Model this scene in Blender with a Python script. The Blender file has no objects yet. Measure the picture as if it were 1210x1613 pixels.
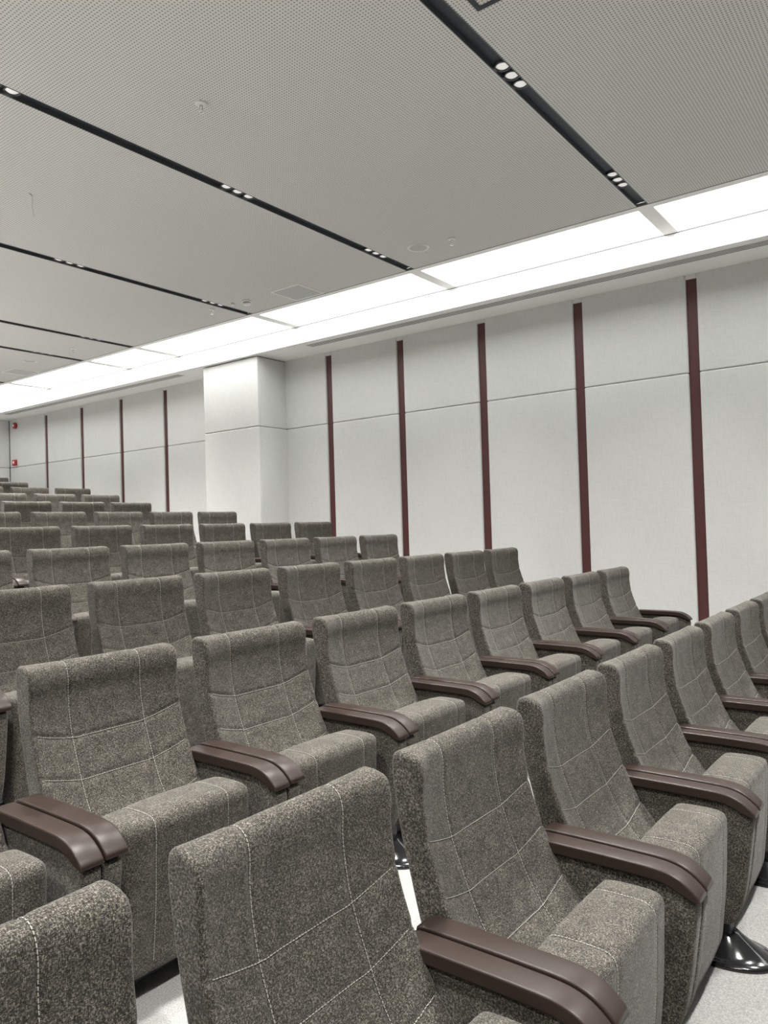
import bpy, bmesh, math, random
from mathutils import Vector, Matrix

random.seed(4)
sc = bpy.context.scene
COL = sc.collection

# ------------------------------------------------------------------ camera
EYE = 1.605                      # eye height above the floor of the nearest row
YAW, PITCH, ROLL = 0.92598, 0.02045, -0.02944
FPX = 1196.6
cam_d = bpy.data.cameras.new('camera')
cam_d.sensor_fit = 'VERTICAL'
cam_d.sensor_height = 24.0
cam_d.lens = FPX / 1613.0 * 24.0
cam_d.clip_start = 0.05
cam = bpy.data.objects.new('camera', cam_d)
COL.objects.link(cam)
_f = Vector((math.sin(YAW) * math.cos(PITCH), math.cos(YAW) * math.cos(PITCH), math.sin(PITCH)))
_r = Vector((math.cos(YAW), -math.sin(YAW), 0))
_u = _r.cross(_f)
R_ = _r * math.cos(ROLL) + _u * math.sin(ROLL)
U_ = -_r * math.sin(ROLL) + _u * math.cos(ROLL)
cam.matrix_world = Matrix(((R_.x, U_.x, -_f.x, 0), (R_.y, U_.y, -_f.y, 0), (R_.z, U_.z, -_f.z, EYE), (0, 0, 0, 1)))
sc.camera = cam

# ------------------------------------------------------------------ world, light, exposure
w = bpy.data.worlds.new('world')
sc.world = w
w.use_nodes = True
w.node_tree.nodes['Background'].inputs[0].default_value = (0.02, 0.02, 0.022, 1)
w.node_tree.nodes['Background'].inputs[1].default_value = 1.0
sc.view_settings.view_transform = 'Standard'
sc.view_settings.look = 'None'
sc.view_settings.exposure = 0.72
sc.view_settings.gamma = 1.0
sc.view_settings.use_curve_mapping = False
LIGHT_PANEL = 3.25                # emission of the luminous cove panels
DOWNLIGHT = 0.22               # glow of the lens as seen from the side
SPOT_W = 300.0                  # beam of one triple downlight (W)

# room numbers (metres, z = 0 on the floor of the nearest row)
XW = 7.89        # right wall fabric face
XCE = 6.45       # edge of the perforated ceiling
XLP = 6.54       # luminous panel starts
XF = 7.266       # fascia
ZC = 2.657 + EYE
ZS = 2.435 + EYE
ZJ = 1.452 + EYE
YB = 15.55       # back wall
YFR = -9.0       # front wall
XL = -8.6        # left wall
ROW = 1.298
RISE = 0.174
Y1 = 1.124

# ------------------------------------------------------------------ helpers
def mesh_obj(name, verts, faces, mat=None, parent=None, smooth=False):
    me = bpy.data.meshes.new(name)
    me.from_pydata([tuple(v) for v in verts], [], faces)
    me.update()
    if mat: me.materials.append(mat)
    if smooth:
        me.polygons.foreach_set('use_smooth', [True] * len(me.polygons))
    o = bpy.data.objects.new(name, me)
    COL.objects.link(o)
    if parent: o.parent = parent
    return o

def bm_obj(name, bm, mat=None, parent=None, smooth=False):
    bmesh.ops.recalc_face_normals(bm, faces=bm.faces)
    me = bpy.data.meshes.new(name)
    bm.to_mesh(me); bm.free()
    if mat: me.materials.append(mat)
    if smooth:
        me.polygons.foreach_set('use_smooth', [True] * len(me.polygons))
    o = bpy.data.objects.new(name, me)
    COL.objects.link(o)
    if parent: o.parent = parent
    return o

def add_box(bm, lo, hi, bev=0.0, seg=2):
    r = bmesh.ops.create_cube(bm, size=1.0)
    vs = r['verts']
    for v in vs:
        v.co = Vector(((lo[i] + hi[i]) / 2 + v.co[i] * (hi[i] - lo[i]) for i in range(3)))
    if bev > 0:
        es = list({e for v in vs for e in v.link_edges})
        bmesh.ops.bevel(bm, geom=es, offset=bev, segments=seg, profile=0.5, affect='EDGES')

def box(name, lo, hi, mat, parent=None, bev=0.0, seg=2, smooth=False):
    bm = bmesh.new(); add_box(bm, lo, hi, bev, seg)
    return bm_obj(name, bm, mat, parent, smooth)

def lathe(bm, prof, n=32, sx=1.0, sy=1.0, off=(0, 0, 0)):
    rings = []
    for (r, z) in prof:
        if r < 1e-6:
            rings.append([bm.verts.new((off[0], off[1], off[2] + z))])
        else:
            rings.append([bm.verts.new((off[0] + r * sx * math.cos(2 * math.pi * i / n), off[1] + r * sy * math.sin(2 * math.pi * i / n), off[2] + z)) for i in range(n)])
    for a, b in zip(rings, rings[1:]):
        for i in range(n):
            j = (i + 1) % n
            f = [a[i] if len(a) > 1 else a[0], a[j] if len(a) > 1 else a[0], b[j] if len(b) > 1 else b[0], b[i] if len(b) > 1 else b[0]]
            f2 = []
            for q in f:
                if q not in f2: f2.append(q)
            if len(f2) > 2: bm.faces.new(f2)

def tube(bm, pts, r, n=8):
    rings = []
    for i, p in enumerate(pts):
        p = Vector(p)
        d = (Vector(pts[min(i + 1, len(pts) - 1)]) - Vector(pts[max(i - 1, 0)])).normalized()
        a = d.orthogonal().normalized(); b = d.cross(a)
        rings.append([bm.verts.new(p + (a * math.cos(2 * math.pi * k / n) + b * math.sin(2 * math.pi * k / n)) * r) for k in range(n)])
    for a, b in zip(rings, rings[1:]):
        for k in range(n):
            bm.faces.new((a[k], a[(k + 1) % n], b[(k + 1) % n], b[k]))
    bm.faces.new(rings[0][::-1]); bm.faces.new(rings[-1])

def empty(name, loc=(0, 0, 0)):
    o = bpy.data.objects.new(name, None)
    o.empty_display_size = 0.1
    COL.objects.link(o); o.location = loc
    return o

def tag(o, label, cat, group=None):
    o['label'] = label; o['category'] = cat
    if group: o['group'] = group
    return o

def structure(o):
    o['kind'] = 'structure'
    return o

def copy_tree(o, parent=None):
    c = o.copy(); COL.objects.link(c); c.parent = parent
    for ch in o.children: copy_tree(ch, c)
    return c

# ------------------------------------------------------------------ materials
def new_mat(name):
    m = bpy.data.materials.new(name); m.use_nodes = True
    nt = m.node_tree; b = nt.nodes['Principled BSDF']
    return m, nt, b

def plain(name, col, rough=0.5, metal=0.0, spec=0.5, emit=None, es=0.0, noise=0.0, nscale=30.0):
    m, nt, b = new_mat(name)
    b.inputs['Base Color'].default_value = (*col, 1)
    b.inputs['Roughness'].default_value = rough
    b.inputs['Metallic'].default_value = metal
    b.inputs['Specular IOR Level'].default_value = spec
    if emit:
        b.inputs['Emission Color'].default_value = (*emit, 1)
        b.inputs['Emission Strength'].default_value = es
    if noise > 0:
        tc = nt.nodes.new('ShaderNodeTexCoord'); n = nt.nodes.new('ShaderNodeTexNoise')
        n.inputs['Scale'].default_value = nscale; n.inputs['Detail'].default_value = 3
        nt.links.new(tc.outputs['Object'], n.inputs['Vector'])
        mx = nt.nodes.new('ShaderNodeMix'); mx.data_type = 'RGBA'
        mx.inputs[6].default_value = (*[c * (1 - noise) for c in col], 1)
        mx.inputs[7].default_value = (*[min(1, c * (1 + noise)) for c in col], 1)
        nt.links.new(n.outputs['Fac'], mx.inputs[0]); nt.links.new(mx.outputs[2], b.inputs['Base Color'])
    return m

def noise_node(nt, vec, scale3, detail=2.0, rough=0.5):
    mp = nt.nodes.new('ShaderNodeMapping'); mp.inputs['Scale'].default_value = scale3
    nt.links.new(vec, mp.inputs['Vector'])
    n = nt.nodes.new('ShaderNodeTexNoise'); n.inputs['Scale'].default_value = 1.0
    n.inputs['Detail'].default_value = detail; n.inputs['Roughness'].default_value = rough
    nt.links.new(mp.outputs[0], n.inputs['Vector'])
    return n.outputs['Fac']

def mth(nt, op, a, b=None, v=None):
    n = nt.nodes.new('ShaderNodeMath'); n.operation = op
    nt.links.new(a, n.inputs[0])
    if b is not None: nt.links.new(b, n.inputs[1])
    elif v is not None: n.inputs[1].default_value = v
    return n.outputs[0]

def tweed():
    m, nt, b = new_mat('grey_tweed')
    tc = nt.nodes.new('ShaderNodeTexCoord'); oi = nt.nodes.new('ShaderNodeObjectInfo')
    add = nt.nodes.new('ShaderNodeVectorMath'); add.operation = 'ADD'
    mul = mth(nt, 'MULTIPLY', oi.outputs['Random'], v=7.0)
    nt.links.new(tc.outputs['Object'], add.inputs[0]); nt.links.new(mul, add.inputs[1])
    v = add.outputs[0]
    a = noise_node(nt, v, (620, 190, 190), 2.0, 0.6)
    c = noise_node(nt, v, (190, 620, 620), 2.0, 0.6)
    big = noise_node(nt, v, (22, 22, 22), 3.0, 0.6)
    s = mth(nt, 'ADD', a, c)
    s = mth(nt, 'MULTIPLY', s, v=0.5)
    s2 = mth(nt, 'MULTIPLY', big, v=0.10)
    s = mth(nt, 'ADD', s, s2)
    rp = nt.nodes.new('ShaderNodeValToRGB')
    e = rp.color_ramp.elements
    e[0].position = 0.42; e[0].color = (0.011, 0.0102, 0.0088, 1)
    e[1].position = 0.71; e[1].color = (0.28, 0.255, 0.211, 1)
    k = e.new(0.545); k.color = (0.045, 0.041, 0.034, 1)
    nt.links.new(s, rp.inputs[0]); nt.links.new(rp.outputs[0], b.inputs['Base Color'])
    b.inputs['Roughness'].default_value = 0.92
    b.inputs['Specular IOR Level'].default_value = 0.15
    b.inputs['Sheen Weight'].default_value = 0.12
    b.inputs['Sheen Roughness'].default_value = 0.5
    bp = nt.nodes.new('ShaderNodeBump'); bp.inputs['Strength'].default_value = 0.35; bp.inputs['Distance'].default_value = 0.002
    nt.links.new(s, bp.inputs['Height']); nt.links.new(bp.outputs[0], b.inputs['Normal'])
    return m

def wall_fabric():
    m, nt, b = new_mat('light_grey_wall_fabric')
    tc = nt.nodes.new('ShaderNodeTexCoord'); v = tc.outputs['Object']
    a = noise_node(nt, v, (260, 260, 14), 2.0, 0.6)
    c = noise_node(nt, v, (14, 14, 260), 2.0, 0.6)
    big = noise_node(nt, v, (1.6, 1.6, 1.2), 2.0, 0.5)
    s = mth(nt, 'ADD', a, c)
    s = mth(nt, 'ADD', s, mth(nt, 'MULTIPLY', big, v=0.5))
    rp = nt.nodes.new('ShaderNodeValToRGB'); e = rp.color_ramp.elements
    e[0].position = 0.7; e[0].color = (0.595, 0.594, 0.582, 1)
    e[1].position = 1.1; e[1].color = (0.665, 0.664, 0.652, 1)
    s = mth(nt, 'MULTIPLY', s, v=0.72)
    nt.links.new(s, rp.inputs[0]); nt.links.new(rp.outputs[0], b.inputs['Base Color'])
    b.inputs['Roughness'].default_value = 0.95; b.inputs['Specular IOR Level'].default_value = 0.1
    return m

def perforated():
    m, nt, b = new_mat('perforated_ceiling_board')
    tc = nt.nodes.new('ShaderNodeTexCoord')
    sx = nt.nodes.new('ShaderNodeSeparateXYZ'); nt.links.new(tc.outputs['Object'], sx.inputs[0])
    def cell(o):
        x = mth(nt, 'MULTIPLY', o, v=1 / 0.020)
        x = mth(nt, 'FRACT', x); x = mth(nt, 'SUBTRACT', x, v=0.5)
        return mth(nt, 'MULTIPLY', x, x)
    r2 = mth(nt, 'ADD', cell(sx.outputs[0]), cell(sx.outputs[1]))
    hole = mth(nt, 'LESS_THAN', r2, v=0.24 ** 2)
    mx = nt.nodes.new('ShaderNodeMix'); mx.data_type = 'RGBA'
    mx.inputs[6].default_value = (0.66, 0.648, 0.628, 1); mx.inputs[7].default_value = (0.25, 0.245, 0.235, 1)
    nt.links.new(hole, mx.inputs[0]); nt.links.new(mx.outputs[2], b.inputs['Base Color'])
    b.inputs['Roughness'].default_value = 0.9; b.inputs['Specular IOR Level'].default_value = 0.2
    return m

def carpet():
    m, nt, b = new_mat('light_grey_carpet')
    tc = nt.nodes.new('ShaderNodeTexCoord'); v = tc.outputs['Object']
    a = noise_node(nt, v, (190, 190, 190), 3.0, 0.7)
    rp = nt.nodes.new('ShaderNodeValToRGB'); e = rp.color_ramp.elements
    e[0].position = 0.3; e[0].color = (0.23, 0.228, 0.217, 1)
    e[1].position = 0.7; e[1].color = (0.47, 0.467, 0.449, 1)
    nt.links.new(a, rp.inputs[0]); nt.links.new(rp.outputs[0], b.inputs['Base Color'])
    b.inputs['Roughness'].default_value = 0.95; b.inputs['Specular IOR Level'].default_value = 0.1
    bp = nt.nodes.new('ShaderNodeBump'); bp.inputs['Strength'].default_value = 0.5; bp.inputs['Distance'].default_value = 0.004
    nt.links.new(a, bp.inputs['Height']); nt.links.new(bp.outputs[0], b.inputs['Normal'])
    return m

M_TWEED = tweed()
M_WALLF = wall_fabric()
M_PERF = perforated()
M_CARPET = carpet()
M_STITCH = plain('pale_thread', (0.42, 0.40, 0.36), 0.8, spec=0.2)
M_ARM = plain('brown_leatherette', (0.031, 0.0205, 0.0165), 0.36, spec=0.28, noise=0.06, nscale=14)
M_BLACK = plain('gloss_black_paint', (0.012, 0.012, 0.013), 0.12, spec=0.6)
M_BLACKM = plain('matt_black_steel', (0.015, 0.016, 0.018), 0.5)
M_SLOT = plain('dark_slot_metal', (0.026, 0.032, 0.042), 0.45)
M_SLOTEDGE = plain('slot_edge_metal', (0.10, 0.105, 0.11), 0.4, metal=0.3)
M_WHITE = plain('white_plaster', (0.87, 0.868, 0.85), 0.7, spec=0.2, noise=0.02, nscale=2)
M_WHITEP = plain('white_plastic', (0.75, 0.74, 0.71), 0.4)
M_CHROME = plain('brushed_steel', (0.7, 0.7, 0.7), 0.25, metal=1.0)
M_BURG = plain('burgundy_strip', (0.085, 0.030, 0.029), 0.45, noise=0.08, nscale=3)
M_RED = plain('red_plastic', (0.42, 0.02, 0.025), 0.4)
M_GREY = plain('grey_grille', (0.46, 0.46, 0.46), 0.6)
M_DARKGAP = plain('dark_backing', (0.05, 0.05, 0.052), 0.8)
M_LINE = plain('shadow_line_grey', (0.16, 0.16, 0.165), 0.7)  # dark grey painted in for the thin shadow lines along the cove
M_DARKFRONT = plain('dark_unseen_front', (0.12, 0.08, 0.06), 0.5, noise=.1, nscale=3)  # unseen front wall, darkened to cut light bounced onto the seat fronts
M_GLOW = plain('luminous_membrane', (0.9, 0.9, 0.88), 0.6, emit=(0.985, 1.0, 0.985), es=LIGHT_PANEL)
M_LENS = plain('downlight_lens', (0.75, 0.75, 0.75), 0.2, emit=(1.0, 0.98, 0.95), es=DOWNLIGHT)

# ------------------------------------------------------------------ floor: stepped carpet tiers
def build_floor():
    edges = [Y1 - 1.12 + ROW * k for k in range(0, 12)]
    prof = [(YFR, -RISE)]
    for k, y in enumerate(edges):
        z1 = RISE * k + (.008 if k == 0 else 0); z0 = RISE * (k - 1) + (.008 if k == 1 else 0)
        prof += [(y, z0), (y, z1)]
    prof += [(YB + 0.2, RISE * 11)]
    vs = []; fs = []
    for (y, z) in prof:
        vs += [(XL - .1, y, z), (XW + .15, y, z)]
    for i in range(len(prof) - 1):
        a = 2 * i
        fs.append((a, a + 1, a + 3, a + 2))
    n = len(vs)
    vs += [(XL - .1, YFR, -.4), (XW + .15, YFR, -.4), (XL - .1, YB + .2, -.4), (XW + .15, YB + .2, -.4)]
    fs.append((n, n + 2, n + 3, n + 1))
    o = structure(mesh_obj('floor', vs, fs, M_CARPET))
    return o
build_floor()

# ------------------------------------------------------------------ walls
def fabric_panel(lo, hi, parent):
    return box('fabric_panel', lo, hi, M_WALLF, parent, bev=0.014, seg=3, smooth=False)

PT = 0.045                       # panel thickness
wall_r = structure(box('wall_right', (XW + PT + .012, YFR, -.4), (XW + .25, YB + .2, ZC + .3), M_DARKGAP))
STR = [2.027, 3.218, 4.42, 5.61, 6.82]
STR2 = [10.42, 11.66, 12.895, 14.14]
SW = 0.105
PIL = (7.34, 7.64, 8.78)         # pillar: face x, near y, far y
pre = []
y = STR[0]
while y > YFR + 1.3:
    y -= 1.2; pre.insert(0, y)
def wall_run(strips, y0, y1):
    ys = [y0] + [q for s in strips for q in (s - SW / 2, s + SW / 2)] + [y1]
    for i in range(0, len(ys), 2):
        a, b = ys[i], ys[i + 1]
        fabric_panel((XW, a, ZJ + .002), (XW + PT + .01, b, ZS + .02), wall_r)
        fabric_panel((XW, a, -.35), (XW + PT + .01, b, ZJ - .002), wall_r)
    for s in strips:
        box('burgundy_strip', (XW + .028, s - SW / 2 - .005, -.35), (XW + PT + .011, s + SW / 2 + .005, ZS - .045), M_BURG, wall_r)
        box('strip_header', (XW + .006, s - SW / 2 + .001, ZS - .045), (XW + PT + .011, s + SW / 2 - .001, ZS + .02), M_WALLF, wall_r, bev=.004)
wall_run(pre + STR, YFR, PIL[1] + .01)
wall_run(STR2, PIL[2] - .01, YB)
pil = structure(box('wall_pillar', (PIL[0] + .03, PIL[1] + .03, -.4), (XW + .1, PIL[2] - .03, ZS - .001), M_DARKGAP))
for z0, z1 in ((-.35, ZJ - .002), (ZJ + .002, ZS - .012)):
    fabric_panel((PIL[0], PIL[1], z0), (PIL[0] + .04, PIL[2], z1), pil)
    fabric_panel((PIL[0] + .034, PIL[1], z0), (XW + .02, PIL[1] + .04, z1), pil)
    fabric_panel((PIL[0] + .034, PIL[2] - .04, z0), (XW + .02, PIL[2], z1), pil)
wall_b = structure(box('wall_back', (XL - .2, YB + .05, -.4), (XW + .25, YB + .25, ZC + .3), M_DARKGAP))
x = XW
while x > XL:
    a = max(XL, x - 1.2)
    fabric_panel((a + .002, YB, ZJ + .002), (x - .002, YB + .055, ZS + .02), wall_b)
    fabric_panel((a + .002, YB, -.35), (x - .002, YB + .055, ZJ - .002), wall_b)
    x -= 1.2
structure(box('wall_left', (XL - .2, YFR, -.4), (XL, YB + .2, ZC + .3), M_WALLF))
structure(box('wall_front', (XL - .2, YFR - .2, -.4), (XW + .25, YFR, ZC + .3), M_DARKFRONT))

# ------------------------------------------------------------------ ceiling
SLOTS = [-7.58, -5.18, -2.78, -.38, 2.022, 4.415, 6.81, 9.225, 10.47, 12.87]
SLW = 0.098
XCL = XL                         # the boards run on to the left wall
ceil = structure(box('ceiling', (XL - .2, YFR - .2, ZC + .12), (XW + .25, YB + .25, ZC + .3), M_WHITE))
ys = [YFR] + [q for s in SLOTS for q in (s - SLW / 2, s + SLW / 2)] + [YB + .05]
for i in range(0, len(ys), 2):
    box('ceiling_panel', (XCL, ys[i], ZC), (XCE, ys[i + 1], ZC + .03), M_PERF, ceil)
for s in SLOTS:
    bm = bmesh.new()
    a, b = s - SLW / 2, s + SLW / 2
    add_box(bm, (XCL, a, ZC + .028), (XCE, b, ZC + .05))
    bm_obj('slot_channel', bm, M_SLOT, ceil)
    for y0, y1 in ((a, a + .006), (b - .006, b)):
        box('slot_edge', (XCL, y0, ZC - .002), (XCE, y1, ZC + .03), M_SLOTEDGE, ceil)

def cove(sign):
    mx = lambda x: x if sign > 0 else XL + XW - x
    def bx(name, x0, x1, y0, y1, z0, z1, mat, parent, bev=0):
        a, b = sorted((mx(x0), mx(x1)))
        return box(name, (a, y0, z0), (b, y1, z1), mat, parent, bev)
    bx('edge_shadow_line', XCE - .004, XCE + .006, YFR, YB + .05, ZC - .0025, ZC + .02, M_LINE, ceil)  # dark strip drawn as the shadow line at the ceiling edge
    bx('cove_flange', XCE + .006, XLP, YFR, YB + .05, ZC - .002, ZC + .03, M_WHITE, ceil)
    t = bx('trim_1' if sign > 0 else 'trim_3', XF, XF + .06, YFR, YB + .05, ZS, ZC + .12, M_WHITE, None)
    structure(t)
    bx('shadow_line', XF - .004, XF + .01, YFR, YB + .05, ZC - .007, ZC + .006, M_LINE, t)
    s = bx('trim_2' if sign > 0 else 'trim_4', XF + .06, XW + .06, YFR, YB + .05, ZS, ZS + .06, M_WHITE, None)
    structure(s)
    return bx
bxr = cove(1)
BARW = 0.13
bars = SLOTS
ends = [YFR] + bars + [YB + .05]
vis_panels = {}
n_lp = 0
names = {
    3: 'blown-out white luminous ceiling panel at the right edge of the photo',
    4: 'long luminous ceiling panel above the rightmost burgundy strips, between the two nearest dark slots',
    5: 'luminous ceiling panel between the second and third dark slots, right of the pillar',
    6: 'luminous ceiling panel directly above the fabric-clad pillar',
    7: 'short luminous ceiling panel between the two closely spaced far slots',
    8: 'far luminous ceiling panel beyond the short one, left of the pillar',
    9: 'farthest luminous ceiling panel, at the left edge of the photo',
}
for i in range(len(ends) - 1):
    a = ends[i] + (BARW / 2 if i else 0); b = ends[i + 1] - (BARW / 2 if i < len(ends) - 2 else 0)
    o = bxr('luminous_panel', XLP, XF - .001, a, b, ZC + .012, ZC + .03, M_GLOW, None)
    tag(o, names.get(i - 1, 'luminous ceiling panel of the right cove behind the camera'), 'light panel', 'luminous cove panels')
for s in bars:
    bxr('cross_bar', XLP, XF, s - BARW / 2, s + BARW / 2, ZC - .001, ZC + .03, M_WHITE, ceil)

# ------------------------------------------------------------------ linear air diffusers in the soffit
def diffuser(y0, y1, label):
    x0, x1 = 7.375, 7.525
    root = empty('air_diffuser', ((x0 + x1) / 2, (y0 + y1) / 2, ZS))
    tag(root, label, 'air diffuser', 'linear air diffusers in the soffit')
    L = (y1 - y0) / 2; hw = (x1 - x0) / 2
    box('backing', (-hw + .004, -L + .004, -.003), (hw - .004, L - .004, .004), M_BLACKM, root)
    for k in range(5):
        c = -hw + .007 + k * (2 * hw - .014) / 4
        box('slat', (c - .0065, -L, -.004), (c + .0065, L, -.001), M_WHITE, root)
    for s in (-1, 1):
        box('end_cap', (-hw, s * L - .006, -.004), (hw, s * L + .006, -.001), M_WHITE, root)
diffuser(-4.0, 6.77, 'long white linear air diffuser in the soffit above the burgundy strips')
diffuser(9.42, 14.8, 'far linear air diffuser in the soffit beyond the pillar')

# ------------------------------------------------------------------ triple downlights in the slots
def make_triple():
    root = empty('triple_downlight')
    for k in (-1, 0, 1):
        bm = bmesh.new()
        n = 24
        lathe(bm, [(.040, 0.0), (.048, -.004), (.050, 0.0), (.050, .014), (.040, .014)], n, off=(k * .116, 0, 0))
        r = bm_obj('trim_ring', bm, M_SLOTEDGE, root, True)
        bm = bmesh.new()
        lathe(bm, [(.0405, .008), (.032, .001), (.018, -.005), (0, -.007)], n, off=(k * .116, 0, 0))
        bm_obj('lens', bm, M_LENS, r, True)
    ld = bpy.data.lights.new('downlight_beam', 'SPOT')
    ld.energy = SPOT_W; ld.spot_size = math.radians(116); ld.spot_blend = 1.0
    ld.shadow_soft_size = .09; ld.color = (1.0, .99, .965)
    l = bpy.data.objects.new('downlight_beam', ld); COL.objects.link(l)
    l.parent = root; l.location = (0, 0, -.03)
    return root
tri = make_triple()
spots = [
    (4.085, 2.022, 'triple downlight in the nearest ceiling slot, upper group near the black frame'),
    (5.870, 2.022, 'triple downlight in the nearest ceiling slot, lower group close to the luminous cove'),
    (2.180, 4.415, 'triple downlight cut by the left edge in the second ceiling slot'),
    (4.085, 4.415, 'middle triple downlight in the second ceiling slot'),
    (5.870, 4.415, 'triple downlight at the cove end of the second ceiling slot'),
    (4.085, 6.81, 'triple downlight near the left edge in the third ceiling slot'),
    (5.870, 6.81, 'triple downlight at the cove end of the third ceiling slot beside the smoke detector'),
    (5.820, 9.225, 'triple downlight in the fourth ceiling slot from the camera'),
    (5.820, 10.47, 'triple downlight in the farthest visible ceiling slot at left'),
]
for i, (x, y, lab) in enumerate(spots):
    o = tri if i == 0 else copy_tree(tri)
    o.location = (x, y, ZC + .014)
    tag(o, lab, 'downlight', 'triple downlights in the ceiling slots')
for s in SLOTS[3:]:              # unseen downlights added on the same grid to light the room
    for q in range(6):
        x = 5.87 - 1.788 * q
        if any(abs(x - a) < .5 and abs(s - b) < .1 for a, b, _ in spots): continue
        o = copy_tree(tri); o.location = (x, s, ZC + .014)
        tag(o, 'unseen triple ceiling downlight added for room light', 'downlight', 'unseen triple downlights added for room light')

# ------------------------------------------------------------------ small ceiling fittings
def make_sprinkler():
    root = empty('sprinkler')
    bm = bmesh.new(); lathe(bm, [(0, .0), (.038, .0), (.040, -.004), (.030, -.012), (.014, -.014), (0, -.014)], 24)
    bm_obj('escutcheon', bm, M_WHITEP, root, True)
    bm = bmesh.new()
    lathe(bm, [(0, -.012), (.011, -.012), (.011, -.028), (.006, -.030), (.006, -.034), (0, -.034)], 12)
    tube(bm, [(.010, 0, -.026), (.014, 0, -.040), (.003, 0, -.056)], .003, 6)
    tube(bm, [(-.010, 0, -.026), (-.014, 0, -.040), (-.003, 0, -.056)], .003, 6)
    bm_obj('frame_arms', bm, M_CHROME, root, True)
    bm = bmesh.new(); lathe(bm, [(0, -.055), (.018, -.056), (.018, -.058), (0, -.059)], 16)
    bm_obj('deflector', bm, M_CHROME, root, True)
    return root
spr = make_sprinkler()
for i, (x, y, lab) in enumerate([
        (3.08, 3.64, 'pendent fire sprinkler on the ceiling between the two nearest slots, far from the cove'),
        (6.01, 3.64, 'pendent fire sprinkler beside the round ceiling speaker near the cove'),
        (6.00, 6.99, 'pendent fire sprinkler just beyond the third ceiling slot'),
        (5.94, 9.87, 'small far fire sprinkler between the two farthest ceiling slots')]):
    o = spr if i == 0 else copy_tree(spr)
    o.location = (x, y, ZC)
    tag(o, lab, 'sprinkler', 'ceiling sprinklers')

def make_speaker():
    root = empty('ceiling_speaker')
    bm = bmesh.new(); lathe(bm, [(.082, -.003), (.092, -.008), (.102, -.006), (.105, 0), (.082, 0)], 40)
    bm_obj('rim', bm, M_WHITEP, root, True)
    bm = bmesh.new(); lathe(bm, [(.084, -.004), (.05, -.006), (0, -.007)], 40)
    bm_obj('grille', bm, M_GREY, root, True)
    return root
spk = make_speaker()
for i, (x, y, lab) in enumerate([(5.985, 4.0, 'round white ceiling speaker near the cove by the second slot'),
                                 (5.93, 11.04, 'far round ceiling speaker beyond the last visible slot')]):
    o = spk if i == 0 else copy_tree(spk)
    o.location = (x, y, ZC); tag(o, lab, 'speaker', 'round ceiling speakers')

def smoke(x, y, s, lab):
    root = empty('smoke_detector', (x, y, ZC))
    bm = bmesh.new(); lathe(bm, [(0, 0), (.055 * s, 0), (.056 * s, -.016 * s), (.050 * s, -.020 * s), (0, -.020 * s)], 28)
    bm_obj('base', bm, M_WHITEP, root, True)
    bm = bmesh.new(); lathe(bm, [(.044 * s, -.019 * s), (.042 * s, -.030 * s), (0, -.030 * s)], 28)
    bm_obj('vent_band', bm, M_BLACKM, root, True)
    bm = bmesh.new(); lathe(bm, [(0, -.029 * s), (.048 * s, -.029 * s), (.046 * s, -.040 * s), (.034 * s, -.050 * s), (0, -.053 * s)], 28)
    bm_obj('cap', bm, M_WHITEP, root, True)
    tag(root, lab, 'smoke detector')
smoke(6.05, 6.44, 1.0, 'large white domed smoke detector by the third ceiling slot')
smoke(6.00, 6.62, 0.5, 'tiny white sensor on the ceiling next to the domed smoke detector')

def grille(x, y, lab):
    root = empty('return_grille', (x, y, ZC))
    h = .215
    bm = bmesh.new()
    for a, b in (((-h, -h), (h, -h + .02)), ((-h, h - .02), (h, h)), ((-h, -h + .02), (-h + .02, h - .02)), ((h - .02, -h + .02), (h, h - .02))):
        add_box(bm, (a[0], a[1], -.006), (b[0], b[1], 0))
    bm_obj('frame', bm, M_WHITEP, root)
    box('mesh_panel', (-h + .02, -h + .02, -.003), (h - .02, h - .02, .0), M_GREY, root)
    tag(root, lab, 'ceiling grille', 'square ceiling grilles')
grille(6.21, 5.79, 'square grey ceiling grille beside the cove, near the smoke detector')
grille(6.21, 11.85, 'far square grey ceiling grille at the left edge of the photo')

# black square frame by the nearest slot
root = empty('ceiling_hatch', (3.13, 1.575, ZC))
h = .305; b_ = .03
bm = bmesh.new()
for a, b in (((-h, -h), (h, -h + b_)), ((-h, h - b_), (h, h)), ((-h, -h + b_), (-h + b_, h - b_)), ((h - b_, -h + b_), (h, h - b_))):
    add_box(bm, (a[0], a[1], -.006), (b[0], b[1], 0))
bm_obj('frame', bm, M_SLOT, root)
box('hatch_door', (-h + b_, -h + b_, -.003), (h - b_, h - b_, 0), M_PERF, root)
tag(root, 'black-framed square ceiling hatch at the top edge beside the nearest slot', 'ceiling hatch')

# bent wire hanging from the ceiling
bm = bmesh.new()
tube(bm, [(-.02, 0, -.002), (0, 0, -.006), (.005, 0, -.03), (.002, .004, -.08), (.008, .004, -.13), (.014, .0, -.175)], .0045, 8)
o = bm_obj('hanging_wire', bm, M_WHITEP, None, True)
o.location = (3.06, 5.62, ZC)
tag(o, 'short bent white wire hanging from the ceiling at left', 'wire')

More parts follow.
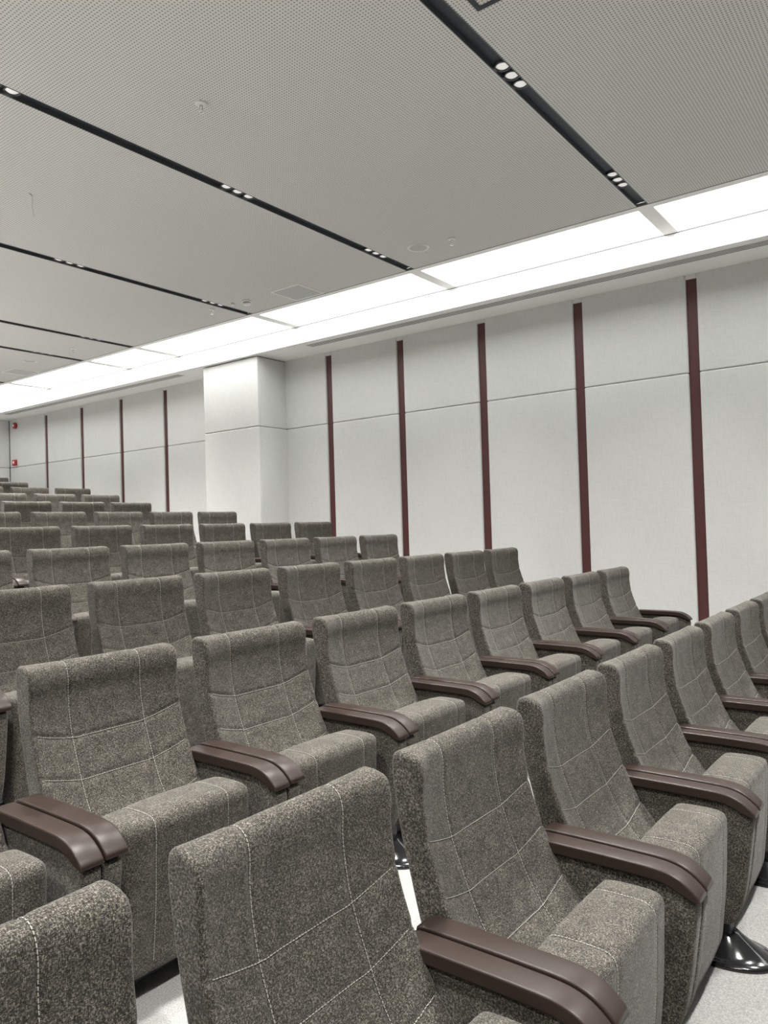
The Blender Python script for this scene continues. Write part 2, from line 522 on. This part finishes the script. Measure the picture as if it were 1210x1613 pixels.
# fire alarm devices on the right wall near the back corner
root = empty('alarm_sounder', (XW, 15.29, 2.30 + EYE))
bm = bmesh.new()
lathe(bm, [(0, .0), (.062, .0), (.064, .03), (.056, .045), (.03, .05), (0, .05)], 28)
bmesh.ops.rotate(bm, verts=bm.verts, cent=(0, 0, 0), matrix=Matrix.Rotation(-math.pi / 2, 3, 'Y'))
bm_obj('housing', bm, M_RED, root, True)
bm = bmesh.new()
lathe(bm, [(0, .05), (.026, .05), (.024, .062), (0, .066)], 20)
bmesh.ops.rotate(bm, verts=bm.verts, cent=(0, 0, 0), matrix=Matrix.Rotation(-math.pi / 2, 3, 'Y'))
bm_obj('horn', bm, M_WHITEP, root, True)
tag(root, 'round red fire alarm sounder high on the wall by the back corner', 'alarm')
root = empty('alarm_call_box', (XW, 15.32, 1.545 + EYE))
box('housing', (-.05, -.06, -.06), (.002, .06, .06), M_RED, root, bev=.008)
bm = bmesh.new(); add_box(bm, (-.062, -.035, -.02), (-.048, .015, .028), .005)
bm_obj('face_plate', bm, M_WHITEP, root)
tag(root, 'small red fire alarm box with white face, below the round sounder', 'alarm')

# ------------------------------------------------------------------ auditorium chair (local: x across, -y forward, z up)
def catmull(pts, per=0.008):
    n = len(pts); out = []
    for i in range(n):
        p0, p1, p2, p3 = (Vector(pts[(i + k - 1) % n]) for k in range(4))
        m = max(1, int((p2 - p1).length / per))
        for k in range(m):
            t = k / m
            out.append(0.5 * ((2 * p1) + (-p0 + p2) * t + (2 * p0 - 5 * p1 + 4 * p2 - p3) * t * t + (-p0 + 3 * p1 - 3 * p2 + p3) * t ** 3))
    return out

def prof_normals(P):
    n = len(P); N = []
    area = sum(P[i].x * P[(i + 1) % n].y - P[(i + 1) % n].x * P[i].y for i in range(n))
    sg = 1 if area > 0 else -1
    for i in range(n):
        d = (P[(i + 1) % n] - P[i - 1]).normalized()
        N.append(Vector((d.y, -d.x)) * sg)
    return N

def loft(P, N, xs, fn):
    """closed profile P (u,h) swept over stations xs = [(x, inset)], fn(x, p, n, inset)->(u,h)"""
    vs = []; fs = []; n = len(P)
    for (x, ins) in xs:
        for p, q in zip(P, N):
            r = fn(x, p, q, ins)
            vs.append((x, -r[0], r[1]))
    for s in range(len(xs) - 1):
        for i in range(n):
            j = (i + 1) % n
            fs.append((s * n + i, s * n + j, (s + 1) * n + j, (s + 1) * n + i))
    fs.append(tuple(range(n - 1, -1, -1)))
    m = (len(xs) - 1) * n
    fs.append(tuple(m + i for i in range(n)))
    return vs, fs

def stations(hw, r, step, extra=()):
    xs = []
    for k in range(5):
        t = math.pi / 2 * k / 4
        xs.append((-hw + r - r * math.cos(t), r * (1 - math.sin(t))))
    m = int((2 * hw - 2 * r) / step)
    mid = [(-hw + r + (2 * hw - 2 * r) * k / m, 0.0) for k in range(1, m)]
    return xs + mid + [(-x, i) for x, i in reversed(xs)]

DH = -0.020
BACK = [(.262, .320), (.228, .372), (.182, .428), (.147, .468), (.094, .545), (.052, .636), (.013, .74), (-.005, .82), (-.012, .890), (-.010, .940),
        (-.013, .968), (-.023, .990), (-.042, 1.003), (-.062, 1.001), (-.074, .985), (-.075, .94), (-.057, .817), (-.027, .69), (.010, .55), (.06, .43), (.12, .33), (.20, .29)]
BHW = 0.294
SEAMX = 0.143
SEAMH = (.746, .613, .480)
def seam_h(h0, x):
    t = max(0.0, (abs(x) - .12) / .18)
    return h0 + .045 * t ** 1.4
def back_fn(x, p, n, ins):
    front = max(0.0, min(1.0, n.x * 1.4))
    top = max(0.0, n.y)
    t = max(0.0, (abs(x) - .06) / (BHW - .06))
    u = p.x - ins * n.x + front * .036 * t ** 2
    h = p.y - ins * n.y + top * .004 * t ** 2
    # sewn grooves
    g = 0.0
    vis = max(front, top)
    if vis > 0.05:
        g += math.exp(-((abs(x) - SEAMX) / .009) ** 2)
        if front > .3:
            for h0 in SEAMH: g += math.exp(-((p.y - seam_h(h0, x)) / .009) ** 2)
    g = min(1, g) * .0045 * min(1, vis * 1.5)
    return (u - g * n.x, h - g * n.y)

def dashes(bm, pts, nrm, L=.0065, gap=.0028, w=.00075):
    """stitches along a polyline lying on a surface"""
    acc = 0.0
    for a, b, n in zip(pts, pts[1:], nrm):
        d = b - a; l = d.length
        if l < 1e-7: continue
        d = d / l
        side = d.cross(n).normalized()
        pos = 0.0
        while pos < l:
            ph = (acc + pos) % (L + gap)
            if ph < L:
                e = min(l, pos + L - ph)
                if e - pos > .001:
                    c = [a + d * q + side * s * w + n * z for q in (pos, e) for s in (-1, 1) for z in (-.0006, .0010)]
                    v = [bm.verts.new(q) for q in c]
                    bm.faces.new((v[1], v[3], v[7], v[5])); bm.faces.new((v[0], v[1], v[5], v[4])); bm.faces.new((v[2], v[6], v[7], v[3]))
                    bm.faces.new((v[0], v[2], v[3], v[1])); bm.faces.new((v[4], v[5], v[7], v[6]))
                pos = e + 1e-5
            else:
                pos += (L + gap) - ph + 1e-5
        acc += l

ARM_C = 0.364                    # arm centre to chair centre

def make_backrest(root):
    P = catmull(BACK, .006); N = prof_normals(P)
    vs, fs = loft(P, N, stations(BHW, .014, .006), back_fn)
    o = mesh_obj('backrest', vs, fs, M_TWEED, root, True)
    for pl in (o.data.polygons[-1], o.data.polygons[-2]): pl.use_smooth = False
    # stitching
    bm = bmesh.new()
    Q = catmull(BACK, .004); QN = prof_normals(Q)
    def pt(x, i, lift=.0022):
        u, h = back_fn(x, Q[i], QN[i], 0)
        n = QN[i]
        return Vector((x, -(u + n.x * lift), h + n.y * lift)), Vector((0, -n.x, n.y))
    idx = [i for i in range(len(Q)) if (QN[i].x > 0.05 or (QN[i].y > .2 and Q[i].y > .9)) and Q[i].y > .38]
    i0 = idx[0]
    for sx in (-1, 1):
        pp = [pt(sx * SEAMX, i) for i in idx]
        dashes(bm, [p for p, _ in pp], [n for _, n in pp])
    fr = [i for i in idx if QN[i].x > .3]
    for h0 in SEAMH:
        pp = []
        for k in range(61):
            x = -BHW + .02 + (2 * BHW - .04) * k / 60
            hh = seam_h(h0, x)
            i = min(fr, key=lambda i: abs(Q[i].y - hh))
            p, n = pt(x, i)
            p.z += hh - Q[i].y
            pp.append((p, n))
        dashes(bm, [p for p, _ in pp], [n for _, n in pp])
    bm_obj('stitching', bm, M_STITCH, o)['kind'] = 'stuff'
    return o

SEAT = [(.283, .555), (.290, .574), (.310, .582), (.36, .585), (.42, .584), (.448, .578), (.460, .562), (.461, .52), (.453, .34), (.441, .22), (.430, .135),
        (.412, .108), (.37, .102), (.335, .12), (.312, .22), (.296, .4), (.285, .52)]
SEAT = [(u, h + DH) for u, h in SEAT]
SHW = 0.246
def seat_fn(x, p, n, ins):
    top = max(0.0, n.y) if p.y > .4 else 0.0
    t = abs(x) / SHW
    h = p.y - ins * n.y + top * .012 * (1 - t ** 2.2)
    u = p.x - ins * n.x + max(0, n.x) * .010 * (1 - t ** 2)
    g = 0.0
    if top > .05 or n.x > .3:
        g = math.exp(-((abs(x) - SEAMX) / .008) ** 2) * .004 * min(1, max(top, n.x) * 1.4)
    return (u - g * n.x, h - g * n.y)

def make_seat(root):
    P = catmull(SEAT, .010); N = prof_normals(P)
    vs, fs = loft(P, N, stations(SHW, .020, .010), seat_fn)
    o = mesh_obj('folded_seat', vs, fs, M_TWEED, root, True)
    bm = bmesh.new()
    Q = catmull(SEAT, .005); QN = prof_normals(Q)
    idx = [i for i in range(len(Q)) if (QN[i].y > .15 and Q[i].y > .4) or (QN[i].x > .3 and Q[i].y > .13)]
    k0 = max(range(len(idx)), key=lambda k: (idx[k] - idx[k - 1]) % len(Q))
    idx = idx[k0:] + idx[:k0]
    for sx in (-1, 1):
        pp = []
        for i in idx:
            u, h = seat_fn(sx * SEAMX, Q[i], QN[i], 0); n = QN[i]
            pp.append((Vector((sx * SEAMX, -(u + n.x * .0025), h + n.y * .0025)), Vector((0, -n.x, n.y))))
        dashes(bm, [p for p, _ in pp], [n for _, n in pp])
    bm_obj('stitching', bm, M_STITCH, o)['kind'] = 'stuff'
    return o

ARM = [(.035, .600), (.040, .622), (.06, .628), (.20, .629), (.34, .628), (.43, .625), (.480, .614), (.516, .594), (.542, .570), (.548, .557),
       (.538, .551), (.516, .557), (.485, .570), (.455, .583), (.42, .588), (.30, .591), (.15, .592), (.05, .592)]
ARM = [(u, h + DH) for u, h in ARM]
PANEL = [(.075, .598), (.30, .598), (.43, .594), (.47, .584), (.505, .560), (.528, .545), (.534, .520), (.522, .42), (.506, .31), (.486, .22), (.462, .165), (.445, .150),
         (.365, .148), (.340, .165), (.285, .24), (.19, .37), (.11, .50), (.075, .56)]
PANEL = [(u, h + DH) for u, h in PANEL]
def simple_loft(name, prof, x0, x1, r, mat, root, dz=0.0, per=.012):
    P = catmull(prof, per); N = prof_normals(P)
    hw = (x1 - x0) / 2; c = (x0 + x1) / 2
    xs = stations(hw, r, 2 * hw)
    vs, fs = loft(P, N, xs, lambda x, p, n, ins: (p.x - ins * n.x, p.y - ins * n.y + dz))
    vs = [(v[0] + c, v[1], v[2]) for v in vs]
    o = mesh_obj(name, vs, fs, mat, root, True)
    for pl in (o.data.polygons[-1], o.data.polygons[-2]): pl.use_smooth = False
    return o

def make_stanchion(root, cx, halves=(-1, 1)):
    for s in halves:
        a, b = (cx - .0745, cx - .0025) if s < 0 else (cx + .0025, cx + .0745)
        simple_loft('armrest', ARM, a, b, .006, M_ARM, root, dz=0.0 if s < 0 else .004)
    for s in halves:
        a, b = (cx - .062, cx - .003) if s < 0 else (cx + .003, cx + .062)
        simple_loft('side_panel', PANEL, a, b, .012, M_TWEED, root)
    bm = bmesh.new()
    add_box(bm, (cx - .032, -.440, .05), (cx + .032, -.372, .16), .006)
    add_box(bm, (cx - .0035, -.47, .17), (cx + .0035, -.30, .55))
    bm_obj('leg', bm, M_BLACKM, root)
    bm = bmesh.new()
    lathe(bm, [(0, .0), (1.0, .0), (1.0, .008), (.97, .014), (.86, .018), (.72, .030), (.52, .055), (.36, .076), (.30, .086), (0, .088)], 40, sx=.125, sy=.185, off=(cx, -.405, 0))
    bm_obj('base_plate', bm, M_BLACK, root, True)

def make_chair():
    root = empty('auditorium_chair')
    make_backrest(root)
    make_seat(root)
    bm = bmesh.new()
    add_box(bm, (-.300, -.345, .025), (.300, -.240, .095), .012)
    bm_obj('seat_beam', bm, M_BLACKM, root)
    bm = bmesh.new()
    for s in (-1, 1):
        add_box(bm, (s * .275 - .008, -.40, .12), (s * .275 + .008, -.22, .30), .004)
    bm_obj('hinge_bracket', bm, M_BLACKM, root)
    make_stanchion(root, -ARM_C)
    return root

X0 = [0.1471, 1.0057, 1.2621, 1.532, 2.375, 2.6229, 3.4427, 3.7275, 3.9776, 4.8075, 5.05]
RANGE = [(0, 9), (-1, 7), (0, 7), (0, 6), (-1, 5), (0, 4), (-1, 2), (0, 2), (0, 2), (-1, 0), (0, 0)]
ORD = ['zeroth', 'first', 'second', 'third', 'fourth', 'fifth', 'sixth', 'seventh', 'eighth', 'ninth', 'tenth', 'eleventh']
ROWN = ['nearest row', 'second row', 'third row', 'fourth row', 'fifth row', 'sixth row', 'seventh row', 'eighth row', 'ninth row', 'tenth row', 'last row at the back']
proto = make_chair()
end_root = empty('end_holder')
make_stanchion(end_root, ARM_C - .0, halves=(-1,))
end_parts = list(end_root.children)
first = True
for k in range(11):
    a, b = RANGE[k]
    n = b - a + 1
    for j in range(a, b + 1):
        c = proto if first else copy_tree(proto)
        first = False
        c.location = (1.3 * (X0[k] + .203 + .56 * j) + (((.012, .008, 0, -.010)[j] if j < 4 else -.012) if k == 0 else 0), Y1 + .02 + ROW * k, RISE * k + (.008 if k == 0 else 0))
        if k == 0 and j < 2: c.location.y -= .004
        c.rotation_euler.z = random.uniform(-.006, .006)
        i = j - a + 1
        if n == 1:
            lab = 'grey tweed auditorium chair, the only one showing in the last row at the back'
        elif j == b:
            lab = 'grey tweed auditorium chair at the wall end of the %s' % ROWN[k]
        elif i == 1:
            lab = 'grey tweed auditorium chair cut by the left edge, leftmost of the %s' % ROWN[k]
        elif k == 0:
            lab = 'grey tweed auditorium chair, %s from the left in the %s' % (ORD[i], ROWN[k])
        else:
            lab = 'grey tweed auditorium chair, %s from the wall end in the %s' % (ORD[b - j + 1], ROWN[k])
        tag(c, lab, 'chair', 'grey tweed chairs of the %s' % ROWN[k])
        if j == b:
            for p in end_parts:
                q = p.copy(); COL.objects.link(q); q.parent = c
for p in end_parts: bpy.data.objects.remove(p)
bpy.data.objects.remove(end_root)
